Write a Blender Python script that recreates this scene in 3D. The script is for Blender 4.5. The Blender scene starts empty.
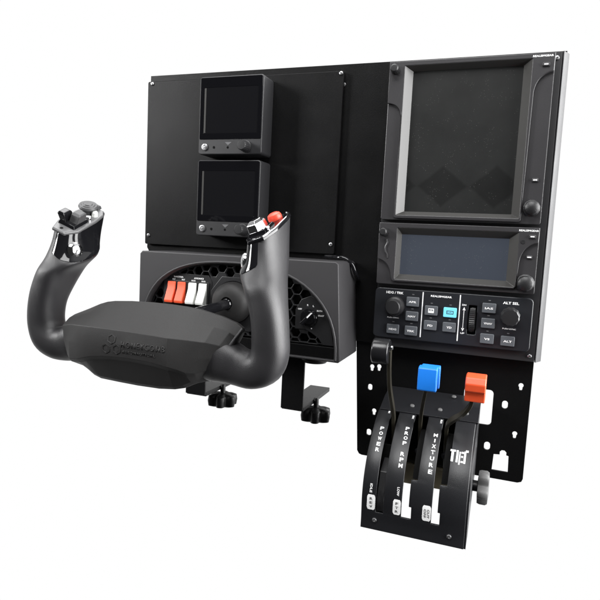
import bpy, bmesh, math, random
from mathutils import Vector, Matrix
random.seed(7)
S = 0.001                      # everything below is written in millimetres
sc = bpy.context.scene
COL = sc.collection

# ------------------------------------------------------------------ camera
CAM = (133.54, -609.62, -189.15)
YAW, PITCH, ROLL = math.radians(19.92), math.radians(5.958), math.radians(-2.815)
cy, sy, cp, sp, cr, sr = math.cos(YAW), math.sin(YAW), math.cos(PITCH), math.sin(PITCH), math.cos(ROLL), math.sin(ROLL)
fw = Vector((-sy*cp, cy*cp, -sp)); r0 = Vector((cy, sy, 0)); d0 = fw.cross(r0)
rt = cr*r0 + sr*d0; dn = -sr*r0 + cr*d0
cam_d = bpy.data.cameras.new('camera'); cam = bpy.data.objects.new('camera', cam_d); COL.objects.link(cam)
cam_d.sensor_width = 36; cam_d.lens = 36*569.94/600; cam_d.clip_start = 0.01; cam_d.clip_end = 200
M = Matrix((( rt.x, -dn.x, -fw.x), (rt.y, -dn.y, -fw.y), (rt.z, -dn.z, -fw.z))).to_4x4()
M.translation = Vector(CAM)*S
cam.matrix_world = M
sc.camera = cam

# ------------------------------------------------------------------ studio surroundings: white sweep behind and beside, dark room in front and below
sc.view_settings.view_transform = 'Standard'; sc.view_settings.look = 'None'
sc.view_settings.exposure = 0; sc.view_settings.gamma = 1
w = bpy.data.worlds.new('World'); sc.world = w; w.use_nodes = True
nt = w.node_tree; nt.nodes.clear()
tc = nt.nodes.new('ShaderNodeTexCoord'); sep = nt.nodes.new('ShaderNodeSeparateXYZ')
nt.links.new(tc.outputs['Generated'], sep.inputs[0])
def mapr(src, a, b, c, d):
    n = nt.nodes.new('ShaderNodeMapRange'); n.interpolation_type = 'SMOOTHSTEP'
    n.inputs[1].default_value = a; n.inputs[2].default_value = b; n.inputs[3].default_value = c; n.inputs[4].default_value = d
    nt.links.new(src, n.inputs[0]); return n.outputs[0]
back = mapr(sep.outputs['Y'], -0.30, 0.12, 0.03, 1.0)
low = mapr(sep.outputs['Z'], -0.92, -0.72, 0.08, 1.0)
mul = nt.nodes.new('ShaderNodeMath'); mul.operation = 'MULTIPLY'
nt.links.new(back, mul.inputs[0]); nt.links.new(low, mul.inputs[1])
bg = nt.nodes.new('ShaderNodeBackground'); bg.inputs['Color'].default_value = (1, 1, 1, 1)
nt.links.new(mul.outputs[0], bg.inputs['Strength'])
wo = nt.nodes.new('ShaderNodeOutputWorld'); nt.links.new(bg.outputs[0], wo.inputs[0])

def softbox(name, loc, target, sx, sy_, power, col=(1, 1, 1)):
    d = bpy.data.lights.new(name, 'AREA'); d.shape = 'RECTANGLE'; d.size = sx; d.size_y = sy_; d.energy = power; d.color = col
    o = bpy.data.objects.new(name, d); COL.objects.link(o); o.location = loc
    o.rotation_euler = (Vector(target) - Vector(loc)).to_track_quat('-Z', 'Y').to_euler()
    o['kind'] = 'helper'
    return o
softbox('softbox_right', (1.40, 0.25, 0.10), (0, 0.15, -0.2), 2.2, 1.4, 124)
softbox('softbox_front_high', (0.0, -0.95, 1.10), (-0.05, -0.05, -0.2), 1.2, 0.8, 30)
softbox('softbox_overhead', (-0.45, 0.34, 1.15), (-0.25, 0.1, -0.2), 1.3, 0.75, 14)
softbox('softbox_left', (-1.50, -0.95, 0.42), (-0.3, 0, -0.1), 0.4, 0.6, 30)

# ------------------------------------------------------------------ materials
def mat(name, col, rough=0.5, metal=0.0, spec=0.5, bump=0.0, bscale=900, var=0.0, emit=None, es=1.0, coat=0.0, speck=False, rvar=0.0, film_reflections=False):
    m = bpy.data.materials.new(name); m.use_nodes = True
    n = m.node_tree; b = n.nodes['Principled BSDF']
    b.inputs['Base Color'].default_value = (*col, 1); b.inputs['Roughness'].default_value = rough
    b.inputs['Metallic'].default_value = metal; b.inputs['Specular IOR Level'].default_value = spec
    b.inputs['Coat Weight'].default_value = coat
    if emit:
        b.inputs['Emission Color'].default_value = (*emit, 1); b.inputs['Emission Strength'].default_value = es
    t = n.nodes.new('ShaderNodeTexCoord')
    if bump or var or rvar:
        nz = n.nodes.new('ShaderNodeTexNoise'); nz.inputs['Scale'].default_value = bscale; nz.inputs['Detail'].default_value = 3
        n.links.new(t.outputs['Object'], nz.inputs['Vector'])
    if bump:
        bp = n.nodes.new('ShaderNodeBump'); bp.inputs['Strength'].default_value = bump; bp.inputs['Distance'].default_value = 0.0004
        n.links.new(nz.outputs['Fac'], bp.inputs['Height']); n.links.new(bp.outputs[0], b.inputs['Normal'])
    if var:
        n2 = n.nodes.new('ShaderNodeTexNoise'); n2.inputs['Scale'].default_value = 45; n2.inputs['Detail'].default_value = 6
        n.links.new(t.outputs['Object'], n2.inputs['Vector'])
        mx = n.nodes.new('ShaderNodeMix'); mx.data_type = 'RGBA'
        mx.inputs['A'].default_value = (*[c*(1-var) for c in col], 1); mx.inputs['B'].default_value = (*[min(1, c*(1+var)) for c in col], 1)
        n.links.new(n2.outputs['Fac'], mx.inputs['Factor']); n.links.new(mx.outputs['Result'], b.inputs['Base Color'])
    if rvar:
        n3 = n.nodes.new('ShaderNodeTexNoise'); n3.inputs['Scale'].default_value = 30; n3.inputs['Detail'].default_value = 5
        n.links.new(t.outputs['Object'], n3.inputs['Vector'])
        mr = n.nodes.new('ShaderNodeMapRange'); mr.inputs[3].default_value = max(0.02, rough-rvar); mr.inputs[4].default_value = rough+rvar
        n.links.new(n3.outputs['Fac'], mr.inputs[0]); n.links.new(mr.outputs[0], b.inputs['Roughness'])
    base_out = None
    if film_reflections:                                             # dust film with smears, plus dark diamond reflections painted into the colour near the foot
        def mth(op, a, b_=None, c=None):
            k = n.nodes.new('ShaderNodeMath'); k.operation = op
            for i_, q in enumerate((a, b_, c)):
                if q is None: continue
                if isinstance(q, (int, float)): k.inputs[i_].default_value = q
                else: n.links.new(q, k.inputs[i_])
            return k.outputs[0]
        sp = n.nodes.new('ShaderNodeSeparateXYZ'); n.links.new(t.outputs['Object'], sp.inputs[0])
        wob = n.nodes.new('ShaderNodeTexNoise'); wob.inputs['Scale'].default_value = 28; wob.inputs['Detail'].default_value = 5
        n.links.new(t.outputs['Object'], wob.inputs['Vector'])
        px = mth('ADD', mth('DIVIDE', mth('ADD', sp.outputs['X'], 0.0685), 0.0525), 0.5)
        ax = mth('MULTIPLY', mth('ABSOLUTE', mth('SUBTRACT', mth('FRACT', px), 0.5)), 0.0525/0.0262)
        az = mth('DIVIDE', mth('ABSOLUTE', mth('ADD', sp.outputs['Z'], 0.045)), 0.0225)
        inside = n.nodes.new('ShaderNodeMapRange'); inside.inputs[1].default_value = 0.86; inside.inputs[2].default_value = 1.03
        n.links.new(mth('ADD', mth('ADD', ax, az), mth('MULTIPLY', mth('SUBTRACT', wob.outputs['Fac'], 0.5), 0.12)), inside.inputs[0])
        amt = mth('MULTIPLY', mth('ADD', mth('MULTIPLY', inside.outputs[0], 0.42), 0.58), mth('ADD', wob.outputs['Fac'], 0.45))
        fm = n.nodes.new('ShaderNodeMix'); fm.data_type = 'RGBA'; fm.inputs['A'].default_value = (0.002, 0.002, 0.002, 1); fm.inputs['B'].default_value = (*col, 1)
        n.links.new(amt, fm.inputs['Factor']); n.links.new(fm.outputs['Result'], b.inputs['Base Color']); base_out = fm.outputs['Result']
    if speck:                                            # dust grains lying on a screen
        v = n.nodes.new('ShaderNodeTexVoronoi'); v.inputs['Scale'].default_value = 560
        n.links.new(t.outputs['Object'], v.inputs['Vector'])
        lt = n.nodes.new('ShaderNodeMath'); lt.operation = 'LESS_THAN'; lt.inputs[1].default_value = 0.13
        n.links.new(v.outputs['Distance'], lt.inputs[0])
        nn = n.nodes.new('ShaderNodeTexNoise'); nn.inputs['Scale'].default_value = 60
        n.links.new(t.outputs['Object'], nn.inputs['Vector'])
        gt = n.nodes.new('ShaderNodeMath'); gt.operation = 'GREATER_THAN'; gt.inputs[1].default_value = 0.53
        n.links.new(nn.outputs['Fac'], gt.inputs[0])
        mm = n.nodes.new('ShaderNodeMath'); mm.operation = 'MULTIPLY'
        n.links.new(lt.outputs[0], mm.inputs[0]); n.links.new(gt.outputs[0], mm.inputs[1])
        mx = n.nodes.new('ShaderNodeMix'); mx.data_type = 'RGBA'
        mx.inputs['A'].default_value = (*col, 1); mx.inputs['B'].default_value = (0.085, 0.085, 0.080, 1)
        if base_out: n.links.new(base_out, mx.inputs['A'])
        n.links.new(mm.outputs[0], mx.inputs['Factor']); n.links.new(mx.outputs['Result'], b.inputs['Base Color'])
    return m
M_ = {
 'panel':  mat('black_powder_coat', (0.0040, 0.0040, 0.0042), 0.38, spec=0.16, bump=0.4, bscale=1700, rvar=0.10),
 'shell':  mat('moulded_charcoal_plastic', (0.031, 0.030, 0.032), 0.50, bump=0.2, bscale=4200, rvar=0.05),
 'grille': mat('black_moulded_plastic', (0.012, 0.012, 0.013), 0.42, bump=0.2, bscale=1500),
 'void':   mat('black_recess', (0.004, 0.004, 0.004), 0.8, spec=0.1),
 'gloss2': mat('worn_gloss_knob', (0.008, 0.008, 0.009), 0.24, bump=0.1, bscale=900, rvar=0.08),
 'rubber': mat('soft_touch_rubber', (0.0175, 0.017, 0.0185), 0.41, bump=0.4, bscale=2600, rvar=0.07),
 'hub':    mat('soft_touch_hub', (0.016, 0.0155, 0.0155), 0.52, spec=0.32, bump=0.4, bscale=2600, rvar=0.06),
 'gloss':  mat('gloss_black_plastic', (0.006, 0.006, 0.007), 0.07, rvar=0.02),
 'satin':  mat('smoky_gloss_plate', (0.10, 0.10, 0.102), 0.30, spec=0.7),
 'bezel':  mat('satin_bezel_plastic', (0.032, 0.031, 0.033), 0.36, bump=0.2, bscale=1700, rvar=0.06),
 'bevelm': mat('satin_bezel_frame', (0.045, 0.044, 0.042), 0.28, spec=0.5, rvar=0.015),
 'face':   mat('blue_black_faceplate', (0.012, 0.013, 0.016), 0.40, bump=0.15, bscale=1700, rvar=0.06),
 'g5':     mat('display_case_plastic', (0.016, 0.016, 0.0175), 0.45, bump=0.2, bscale=1500),
 'glass':  mat('black_cover_glass', (0.004, 0.004, 0.005), 0.06),
 'lcd':    mat('switched_off_lcd', (0.006, 0.006, 0.007), 0.12, spec=0.4),
 'lcd2':   mat('dusty_grey_lcd_reflections', (0.0175, 0.0180, 0.0178), 0.34, spec=0.35, speck=True, film_reflections=True),
 'lcd3':   mat('backlit_blue_lcd', (0.012, 0.014, 0.018), 0.3, spec=0.35, emit=(0.042, 0.049, 0.064), speck=True),
 'knob':   mat('matte_black_knob', (0.014, 0.014, 0.015), 0.42, bump=0.2, bscale=1500),
 'button': mat('grey_rubber_key', (0.085, 0.092, 0.102), 0.5, bump=0.1, bscale=1500),
 'lit':    mat('backlit_cyan_key', (0.10, 0.35, 0.45), 0.4, emit=(0.16, 0.60, 0.78), es=0.75),
 'white':  mat('white_print', (0.87, 0.87, 0.87), 0.5),
 'grey':   mat('grey_print', (0.11, 0.11, 0.115), 0.5),
 'dark':   mat('dark_print', (0.03, 0.04, 0.05), 0.5),
 'orange': mat('orange_red_rocker', (0.80, 0.095, 0.035), 0.38, var=0.06),
 'ivory':  mat('white_rocker', (0.78, 0.79, 0.76), 0.38, var=0.03),
 'blue':   mat('blue_lever_knob', (0.012, 0.19, 0.72), 0.36, var=0.14, bump=0.12, bscale=2200, rvar=0.1),
 'red':    mat('orange_red_lever_knob', (0.82, 0.095, 0.030), 0.36, var=0.12, bump=0.12, bscale=2200, rvar=0.1),
 'redb':   mat('red_button', (0.85, 0.075, 0.04), 0.35),
 'chrome': mat('chrome', (0.72, 0.72, 0.73), 0.10, metal=1.0),
 'steel':  mat('zinc_screw', (0.55, 0.55, 0.56), 0.33, metal=1.0),
 'edge':   mat('brushed_edge', (0.035, 0.035, 0.037), 0.45, spec=0.15, rvar=0.12),
 'brass':  mat('dark_bronze_lever', (0.026, 0.023, 0.016), 0.36, rvar=0.1),
 'olive':  mat('olive_crossbar', (0.16, 0.14, 0.095), 0.5, rvar=0.1),
 'quad':   mat('quadrant_black_metal', (0.0095, 0.0098, 0.0115), 0.38, bump=0.25, bscale=1800, rvar=0.05),
 'greyk':  mat('grey_star_knob', (0.10, 0.10, 0.10), 0.5, bump=0.2, bscale=1200),
 'clamp':  mat('clamp_black', (0.0045, 0.0045, 0.0048), 0.40, spec=0.25, bump=0.3, bscale=1500),
 'paddle': mat('grey_hat_paddle', (0.055, 0.055, 0.057), 0.45),
}

# ------------------------------------------------------------------ object helpers
def world_org(o):
    v = Vector((0, 0, 0))
    while o is not None: v += o.location; o = o.parent
    return v
def link(name, me, m, parent=None, org=None, smooth=35, bevel=0, segs=2, blim=35):
    """me holds world coordinates in mm; it becomes ONE object whose origin is org (mm) or its parent's."""
    if me.materials: me.materials.clear()
    me.materials.append(M_[m] if isinstance(m, str) else m)
    o = bpy.data.objects.new(name, me); COL.objects.link(o)
    if org is None:
        if len(me.vertices):
            xs = [v.co for v in me.vertices]
            org = Vector([(min(c[i] for c in xs)+max(c[i] for c in xs))/2 for i in range(3)])
        else: org = Vector((0, 0, 0))
    org = Vector(org)
    me.transform(Matrix.Diagonal((S, S, S, 1)) @ Matrix.Translation(-org))
    po = world_org(parent) if parent else Vector((0, 0, 0))
    o.parent = parent; o.location = org*S - po
    if smooth:
        me.shade_smooth(); me.set_sharp_from_angle(angle=math.radians(smooth))
    if bevel:
        b = o.modifiers.new('bevel', 'BEVEL'); b.width = bevel*S; b.segments = segs; b.limit_method = 'ANGLE'; b.angle_limit = math.radians(blim); b.use_clamp_overlap = True
        b.harden_normals = True
    return o
def thing(name, loc, label, cat, group=None):
    o = bpy.data.objects.new(name, None); COL.objects.link(o); o.location = Vector(loc)*S; o.empty_display_size = 0.02
    o['label'] = label; o['category'] = cat
    if group: o['group'] = group
    return o
def copy_part(o, d, parent=None):
    c = o.copy(); COL.objects.link(c); c.parent = parent or o.parent; c.location = o.location + Vector(d)*S
    for ch in [k for k in bpy.data.objects if k.parent == o]:
        g = ch.copy(); COL.objects.link(g); g.parent = c
    return c
def bm_mesh(bm, name='m'):
    bmesh.ops.recalc_face_normals(bm, faces=bm.faces)
    me = bpy.data.meshes.new(name); bm.to_mesh(me); bm.free(); return me
def box_bm(bm, x0, x1, y0, y1, z0, z1):
    vs = [bm.verts.new((x, y, z)) for x in (x0, x1) for y in (y0, y1) for z in (z0, z1)]
    for f in ((0, 1, 3, 2), (4, 6, 7, 5), (0, 4, 5, 1), (2, 3, 7, 6), (0, 2, 6, 4), (1, 5, 7, 3)): bm.faces.new([vs[i] for i in f])
def box(x0, x1, y0, y1, z0, z1):
    bm = bmesh.new(); box_bm(bm, x0, x1, y0, y1, z0, z1); return bm_mesh(bm)
def hull_pts(*rings):
    """skins rings of equal length (list of points) and caps both ends"""
    bm = bmesh.new(); R = [[bm.verts.new(p) for p in r] for r in rings]
    n = len(R[0])
    for a, b in zip(R, R[1:]):
        for i in range(n): bm.faces.new((a[i], a[(i+1) % n], b[(i+1) % n], b[i]))
    bm.faces.new(R[0][::-1]); bm.faces.new(R[-1]); return bm_mesh(bm)
def rr(x0, z0, x1, z1, r=2, n=5):
    if x1 < x0: x0, x1 = x1, x0
    if z1 < z0: z0, z1 = z1, z0
    pts = []
    for cx, cz, a0 in ((x1-r, z0+r, -90), (x1-r, z1-r, 0), (x0+r, z1-r, 90), (x0+r, z0+r, 180)):
        for k in range(n+1):
            a = math.radians(a0+90*k/n); pts.append((cx+r*math.cos(a), cz+r*math.sin(a)))
    return pts
def circ(cx, cz, r, n=20): return [(cx+r*math.cos(2*math.pi*k/n), cz+r*math.sin(2*math.pi*k/n)) for k in range(n)]
def plate(outlines, y0, y1, bevel=0.0, res=1):
    """a sheet in the XZ plane between depths y0 (front) and y1; outlines after the first are holes"""
    c = bpy.data.curves.new('c', 'CURVE'); c.dimensions = '2D'; c.fill_mode = 'BOTH'
    for pl in outlines:
        s = c.splines.new('POLY'); s.points.add(len(pl)-1); s.use_cyclic_u = True
        for p, q in zip(s.points, pl): p.co = (q[0], q[1], 0, 1)
    t = abs(y1-y0); c.extrude = t/2-bevel; c.bevel_depth = bevel; c.bevel_resolution = res; c.offset = -bevel
    o = bpy.data.objects.new('c', c); me = bpy.data.meshes.new_from_object(o)
    me.transform(Matrix.Translation((0, (y0+y1)/2, 0)) @ Matrix(((1, 0, 0, 0), (0, 0, -1, 0), (0, 1, 0, 0), (0, 0, 0, 1))))
    bpy.data.objects.remove(o); bpy.data.curves.remove(c); return me
def frame_for(axis):
    a = Vector(axis).normalized(); u = a.orthogonal().normalized(); return a, u, a.cross(u)
def lathe(profile, org, axis=(0, -1, 0), n=36, flute=0, depth=0.0, sharp=1, rot=0.0, up=None):
    """profile: (radius, height along axis)"""
    a, u, v = frame_for(axis)
    if up is not None:
        u = Vector(up); u = (u - a*u.dot(a)).normalized(); v = a.cross(u)
    bm = bmesh.new(); org = Vector(org); R = []
    for (r, h) in profile:
        if r < 1e-6: R.append([bm.verts.new(org+a*h)]); continue
        ring = []
        for k in range(n):
            t = 2*math.pi*k/n + rot
            q = r*(1-depth*(0.5-0.5*math.cos(flute*t))**sharp) if flute else r
            ring.append(bm.verts.new(org+a*h+(u*math.cos(t)+v*math.sin(t))*q))
        R.append(ring)
    for x, y in zip(R, R[1:]):
        for k in range(n):
            k2 = (k+1) % n
            if len(x) == 1 and len(y) == 1: continue
            if len(x) == 1: bm.faces.new((x[0], y[k], y[k2]))
            elif len(y) == 1: bm.faces.new((x[k], x[k2], y[0]))
            else: bm.faces.new((x[k], x[k2], y[k2], y[k]))
    if len(R[0]) > 1: bm.faces.new(R[0][::-1])
    if len(R[-1]) > 1: bm.faces.new(R[-1])
    return bm_mesh(bm)
def catmull(P, n=6):
    P = [Vector(p) for p in P]; out = []
    for i in range(len(P)-1):
        a = P[max(0, i-1)]; b = P[i]; c = P[i+1]; d = P[min(len(P)-1, i+2)]
        for k in range(n):
            t = k/n
            out.append(0.5*((2*b)+(c-a)*t+(2*a-5*b+4*c-d)*t*t+(3*b-a-3*c+d)*t**3))
    out.append(P[-1]); return out
def tube(path, r, n=12, flat=None):
    """flat=(half width x, half thickness): a flat bar instead of a round one"""
    P = [Vector(p) for p in path]; rings = []; prev = None
    for i, p in enumerate(P):
        t = (P[min(i+1, len(P)-1)]-P[max(i-1, 0)]).normalized()
        if flat:
            u = Vector((1, 0, 0)); u = (u-t*u.dot(t)).normalized(); v = t.cross(u)
            rings.append([p+u*sx*flat[0]+v*sz*flat[1] for sx, sz in ((-1, -1), (1, -1), (1, 1), (-1, 1))]); continue
        if prev is None: u = t.orthogonal().normalized()
        else: u = (prev-t*prev.dot(t)).normalized()
        prev = u; v = t.cross(u)
        rings.append([p+(u*math.cos(2*math.pi*k/n)+v*math.sin(2*math.pi*k/n))*r for k in range(n)])
    return hull_pts(*rings)
def join(*ms):
    bm = bmesh.new()
    for m in ms: bm.from_mesh(m); bpy.data.meshes.remove(m)
    me = bpy.data.meshes.new('j'); bm.to_mesh(me); bm.free(); return me
def text_raw(s, bold=0.012, ext=0.15, spacing=1.0):
    c = bpy.data.curves.new('t', 'FONT'); c.body = s; c.size = 1; c.offset = bold; c.space_character = spacing; c.resolution_u = 2
    o = bpy.data.objects.new('t', c); me = bpy.data.meshes.new_from_object(o); bpy.data.objects.remove(o); bpy.data.curves.remove(c)
    return me
def fit_text(s, wid, hei, org, X=(1, 0, 0), Y=(0, 0, 1), bold=0.012, thick=0.12, spacing=1.0):
    """lettering of a given width and height (mm) centred on org, a thin solid print lying in plane X,Y"""
    me = text_raw(s, bold, 0, spacing)
    xs = [v.co.x for v in me.vertices]; ys = [v.co.y for v in me.vertices]
    x0, x1, y0, y1 = min(xs), max(xs), min(ys), max(ys)
    X = Vector(X).normalized(); Y = Vector(Y).normalized(); N = X.cross(Y); org = Vector(org)
    if wid is None: wid = (x1-x0)*hei/(y1-y0)
    bm = bmesh.new(); bm.from_mesh(me); bpy.data.meshes.remove(me)
    for v in bm.verts:
        a = ((v.co.x-x0)/(x1-x0)-0.5)*wid; b = ((v.co.y-y0)/(y1-y0)-0.5)*hei
        v.co = org+X*a+Y*b+N*thick
    me = bpy.data.meshes.new('t'); bm.to_mesh(me); bm.free(); return me
def lettering(parent, meshes, m='white', name='lettering'):
    for me in meshes: o = link(name, me, m, parent, smooth=0)
    return o
def frame_slope(outer, inner, y0, y1):
    """four sloping sides between a front rectangle and a deeper, smaller one: (x0,z0,x1,z1)"""
    bm = bmesh.new()
    def ring(r, y): x0, z0, x1, z1 = r; return [bm.verts.new(p) for p in ((x0, y, z0), (x1, y, z0), (x1, y, z1), (x0, y, z1))]
    a = ring(outer, y0); b = ring(inner, y1); c = ring(outer, y1+1.5)
    for i in range(4):
        j = (i+1) % 4
        bm.faces.new((a[i], a[j], b[j], b[i])); bm.faces.new((b[i], b[j], c[j], c[i])); bm.faces.new((c[i], c[j], a[j], a[i]))
    return bm_mesh(bm)
def screw_mesh(x, y, z, r=2.3):
    return lathe([(r, 0), (r, 0.5), (r*0.86, 1.1), (r*0.5, 1.5), (r*0.42, 1.5), (r*0.36, 0.7), (0, 0.7)], (x, y, z), (0, -1, 0), 20)

# ================================================================== mounting frame (L-shaped sheet metal)
fr = thing('mounting_frame', (70, 24, -434), 'black L-shaped sheet metal frame with a leg full of white keyholes', 'mounting frame')
main = [(-309, 7.5), (170, 7.5), (170, -300.5), (-27, -300.5), (-30.8, -213.0), (-306, -213.0), (-309.5, -207.5)]
link('back_sheet', plate([main], 20, 22.5, 0.4), 'panel', fr)
def keyhole(x, z, r1=2.5, r2=1.5):
    pts = []
    for k in range(13):
        a = math.radians(-60+300*k/12); pts.append((x+r1*math.cos(a+math.radians(0)), z+2+r1*math.sin(a)))
    pts = [(x+r1*math.sin(math.radians(t)), z+1.5+r1*math.cos(math.radians(t))) for t in range(-140, 141, 20)]
    pts += [(x+r2, z-2.6), (x+r2*0.6, z-3.6), (x-r2*0.6, z-3.6), (x-r2, z-2.6)]
    return pts
leg = [(-30.8, -206), (-15.9, -430), (-13.5, -433.8), (-10, -434.8), (160.5, -435), (164.5, -433.5), (165.8, -430), (166.3, -206)]
holes = [keyhole(-4.2, -330.3), keyhole(3.9, -329.3), rr(-7.6, -356.6, -2.6, -349.4, 2.4), keyhole(1.3, -381.5), rr(-6, -410, -0.6, -402.5, 2.4),
         keyhole(155.7, -331), rr(138.6, -356.6, 144.4, -348.0, 2.8), keyhole(153.8, -383.6), rr(124, -404.6, 130.2, -395.6, 3),
         [(133.8, -425.5), (150.2, -425.5), (149.6, -407.8), (147.2, -407.2), (147.2, -404.2), (145.2, -402.3), (142.4, -402.3), (140.6, -404.2), (140.6, -407.4), (134.6, -408)],
         rr(99, -377, 129.2, -338.5, 4)]
link('leg_sheet', plate([leg]+holes, 24, 26.5, 0.4), 'panel', fr)
# folded bright edge down the right side
rg = [[(165.6, 9.2), (167.2, 8.2), (172, 19), (172, 22.6), (170.2, 22.6), (165.6, 12)]]
bm = bmesh.new(); pr = [(165.6, 9.0), (166.6, 8.2), (172, 19), (172, 22.8), (170.3, 22.8), (170.3, 20.2), (165.6, 13.0)]
bm.free()
link('folded_edge', hull_pts([(x, y, 4.2) for x, y in pr], [(x, y, -300.8) for x, y in pr]), 'edge', fr, bevel=0.5, segs=2)
# insert sheet that carries the avionics
ins = link('insert_sheet', plate([[(-2, 3.2), (165.2, 3.2), (165.2, -300.2), (0, -300.2)]], 8, 19.9, 0.5), 'g5', fr)
s0 = link('screw', screw_mesh(160.7, 8, -2.4, 2.2), 'steel', ins)
for dx, dz in ((-0.2, -292.2),): copy_part(s0, (dx, 0, dz))
# left cover sheet
cov = link('cover_sheet', plate([rr(-308.6, -203, -54.2, -1.2, 2)], 14, 19.8, 0.5), 'panel', fr)
s1 = link('screw', screw_mesh(-302.2, 14, -4.0), 'steel', cov)
for dx, dz in ((245, 0.2), (-1, -187.8), (243.6, -187.9)): copy_part(s1, (dx, 0, dz))
link('rivet', lathe([(2.4, 0), (2.2, 0.8), (0, 1.2)], (-55, 19.9, -14.5), (0, -1, 0), 16), 'steel', fr)

# ================================================================== two small square flight displays on the cover
def small_display(z0, label, n):
    t = thing('flight_display', (-177, 14, z0-87), label, 'flight display', 'small square flight displays on the cover sheet')
    body = link('case', plate([rr(-217.6, z0-87.2, -137.2, z0, 3.2)], -14, 13.9, 1.0, 2), 'g5', t)
    gl = link('cover_glass', plate([rr(-216.4, z0-70.2, -138.4, z0-1.0, 1.6), rr(-211.6, z0-63.2, -143.2, z0-12.2, 0.6, 2)], -14.5, -13.2, 0.25), 'glass', t)
    link('screen', plate([rr(-212, z0-63.6, -142.8, z0-11.8, 0.5, 2)], -14.22, -13.5, 0), 'lcd', gl, smooth=0)
    link('screen_edge_reflection', join(plate([rr(-211.2, z0-62.8, -209.0, z0-12.6, 0.3, 1)], -14.34, -14.2, 0)), 'bevelm', gl, smooth=0)  # flat lighter strip standing in for the reflection along the screen's left edge
    k = lathe([(7.0, 0), (7.0, 1.2), (5.9, 1.6), (5.7, 11.5), (5.0, 12.4), (0, 12.6)], (-156.4, -14, z0-78.6), (0, -1, 0), 40, 20, 0.05)
    link('knob', k, 'knob', t)
    j = link('jack', lathe([(3.9, 0), (3.9, 1.1), (2.9, 1.5), (2.6, 1.5), (2.5, 0.7), (1.5, 0.7), (1.3, 1.7), (0, 1.9)], (-208.9, -14, z0-79), (0, -1, 0), 24), 'steel', t)
    link('socket', join(lathe([(1.5, 0), (1.5, 0.25), (0, 0.3)], (-197.2, -14, z0-79.2), (0, -1, 0), 14), lathe([(1.3, 0), (1.3, 0.25), (0, 0.3)], (-179.4, -14, z0-79.4), (0, -1, 0), 14)), 'void', t)
    link('marker', plate([[(-183.2, z0-73.4), (-174.6, z0-73.4), (-179.0, z0-77.0)]], -14.2, -13.9), 'grey', t, smooth=0)
    return t
small_display(-8, 'upper of the two small square displays, its black screen clear of the yoke', 0)
small_display(-101.6, 'lower small square display, corner overlapped by the yoke handle with the red button', 1)

# ================================================================== tall navigator
def arc(cx, cz, r, a0, a1, n=8): return [(cx+r*math.cos(math.radians(a0+(a1-a0)*k/n)), cz+r*math.sin(math.radians(a0+(a1-a0)*k/n))) for k in range(n+1)]
def bez(p0, p1, p2, n=8):
    return [((1-t)**2*p0[0]+2*t*(1-t)*p1[0]+t*t*p2[0], (1-t)**2*p0[1]+2*t*(1-t)*p1[1]+t*t*p2[1]) for t in [k/n for k in range(n+1)]]
def small_key(parent, x, z, wd=6.6, h=3.4, y=-3):
    k = link('push_button', plate([rr(x-wd/2, z-h/2, x+wd/2, z+h/2, 0.8, 3)], y-1.7, y+0.2, 0.5), 'bezel', parent)
    lettering(k, [plate([rr(x-1.9, z-0.55, x+1.9, z+0.55, 0.2, 2)], y-1.78, y-1.6)], 'white', 'legend')
t = thing('tall_navigator', (79, 8, -162), 'tall avionics unit with a large dusty grey screen, topmost in the stack', 'navigator')
link('body', plate([rr(0, -162.3, 159, 0, 2), rr(15.4, -157.8, 139.6, -4.2, 1)], 0, 7.9, 0.6), 'bezel', t)
out = [(0.2, -0.2), (158.8, -0.2), (158.6, -16.5)] + bez((158.4, -17), (144, -20), (142.2, -36)) + [(140.6, -158.5), (138.8, -160.6), (15.6, -160.6), (14.0, -158.8), (15.4, -62)] + bez((15.2, -56), (14, -43), (0.2, -42))
link('raised_frame', plate([out, rr(16.4, -157.0, 138.8, -4.9, 1.0, 2)], -3, 0.2, 0.7, 2), 'bezel', t)
link('screen_frame', frame_slope((16.2, -157.2, 139.0, -4.7), (24.2, -152.8, 131.2, -9.2), -2.9, 5), 'bevelm', t, bevel=0.35)
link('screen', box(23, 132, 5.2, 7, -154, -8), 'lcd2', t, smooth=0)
link('corner_knob', lathe([(4.6, 0), (4.6, 5), (4.2, 8.6), (3.2, 9.6), (0, 9.8)], (7.0, -3, -9.0), (0, -1, 0), 28, 14, 0.05), 'knob', t)
link('dial_knob', lathe([(8.2, 0), (8.2, 1.2), (7.0, 2.0), (6.9, 7), (6.2, 9.5), (4, 11), (0, 11.6)], (149.5, 0, -146.6), (0, -1, 0), 36, 24, 0.035), 'knob', t)
small_key(t, 151.2, -11.2, 6.6, 3.4, -3); small_key(t, 150.6, -119.4, 6.0, 3.4, 0)
lettering(t, [fit_text('REALSIMGEAR', 18.4, 1.9, (148.0, -3.02, -2.9), bold=0.03)])

# ================================================================== small navigator
t = thing('wide_navigator', (79, 8, -231), 'short wide avionics unit with a lit slate blue screen, between tall unit and keypad', 'navigator')
link('body', plate([rr(-0.4, -231.2, 159.2, -165.4, 2), rr(18.4, -226, 141.2, -170, 1)], 0, 7.9, 0.6), 'bezel', t)
out = [(-0.2, -165.6), (159, -165.6), (158.8, -179.5)] + bez((158.4, -180.2), (145, -183), (142.8, -199)) + [(141.4, -223.5), (139.4, -226.8), (17.8, -227.6), (16.2, -226)] + bez((15.6, -223), (13.5, -206.5), (-0.2, -204.2))
link('raised_frame', plate([out, rr(19.4, -225.0, 140.4, -170.6, 1.0, 2)], -3, 0.2, 0.7, 2), 'bezel', t)
link('screen_frame', frame_slope((19.2, -225.2, 140.6, -170.4), (23.6, -219.6, 131.6, -177.4), -2.9, 5), 'bevelm', t, bevel=0.35)
link('screen', box(22.5, 132.5, 5.2, 7, -221, -176.5), 'lcd3', t, smooth=0)
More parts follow.
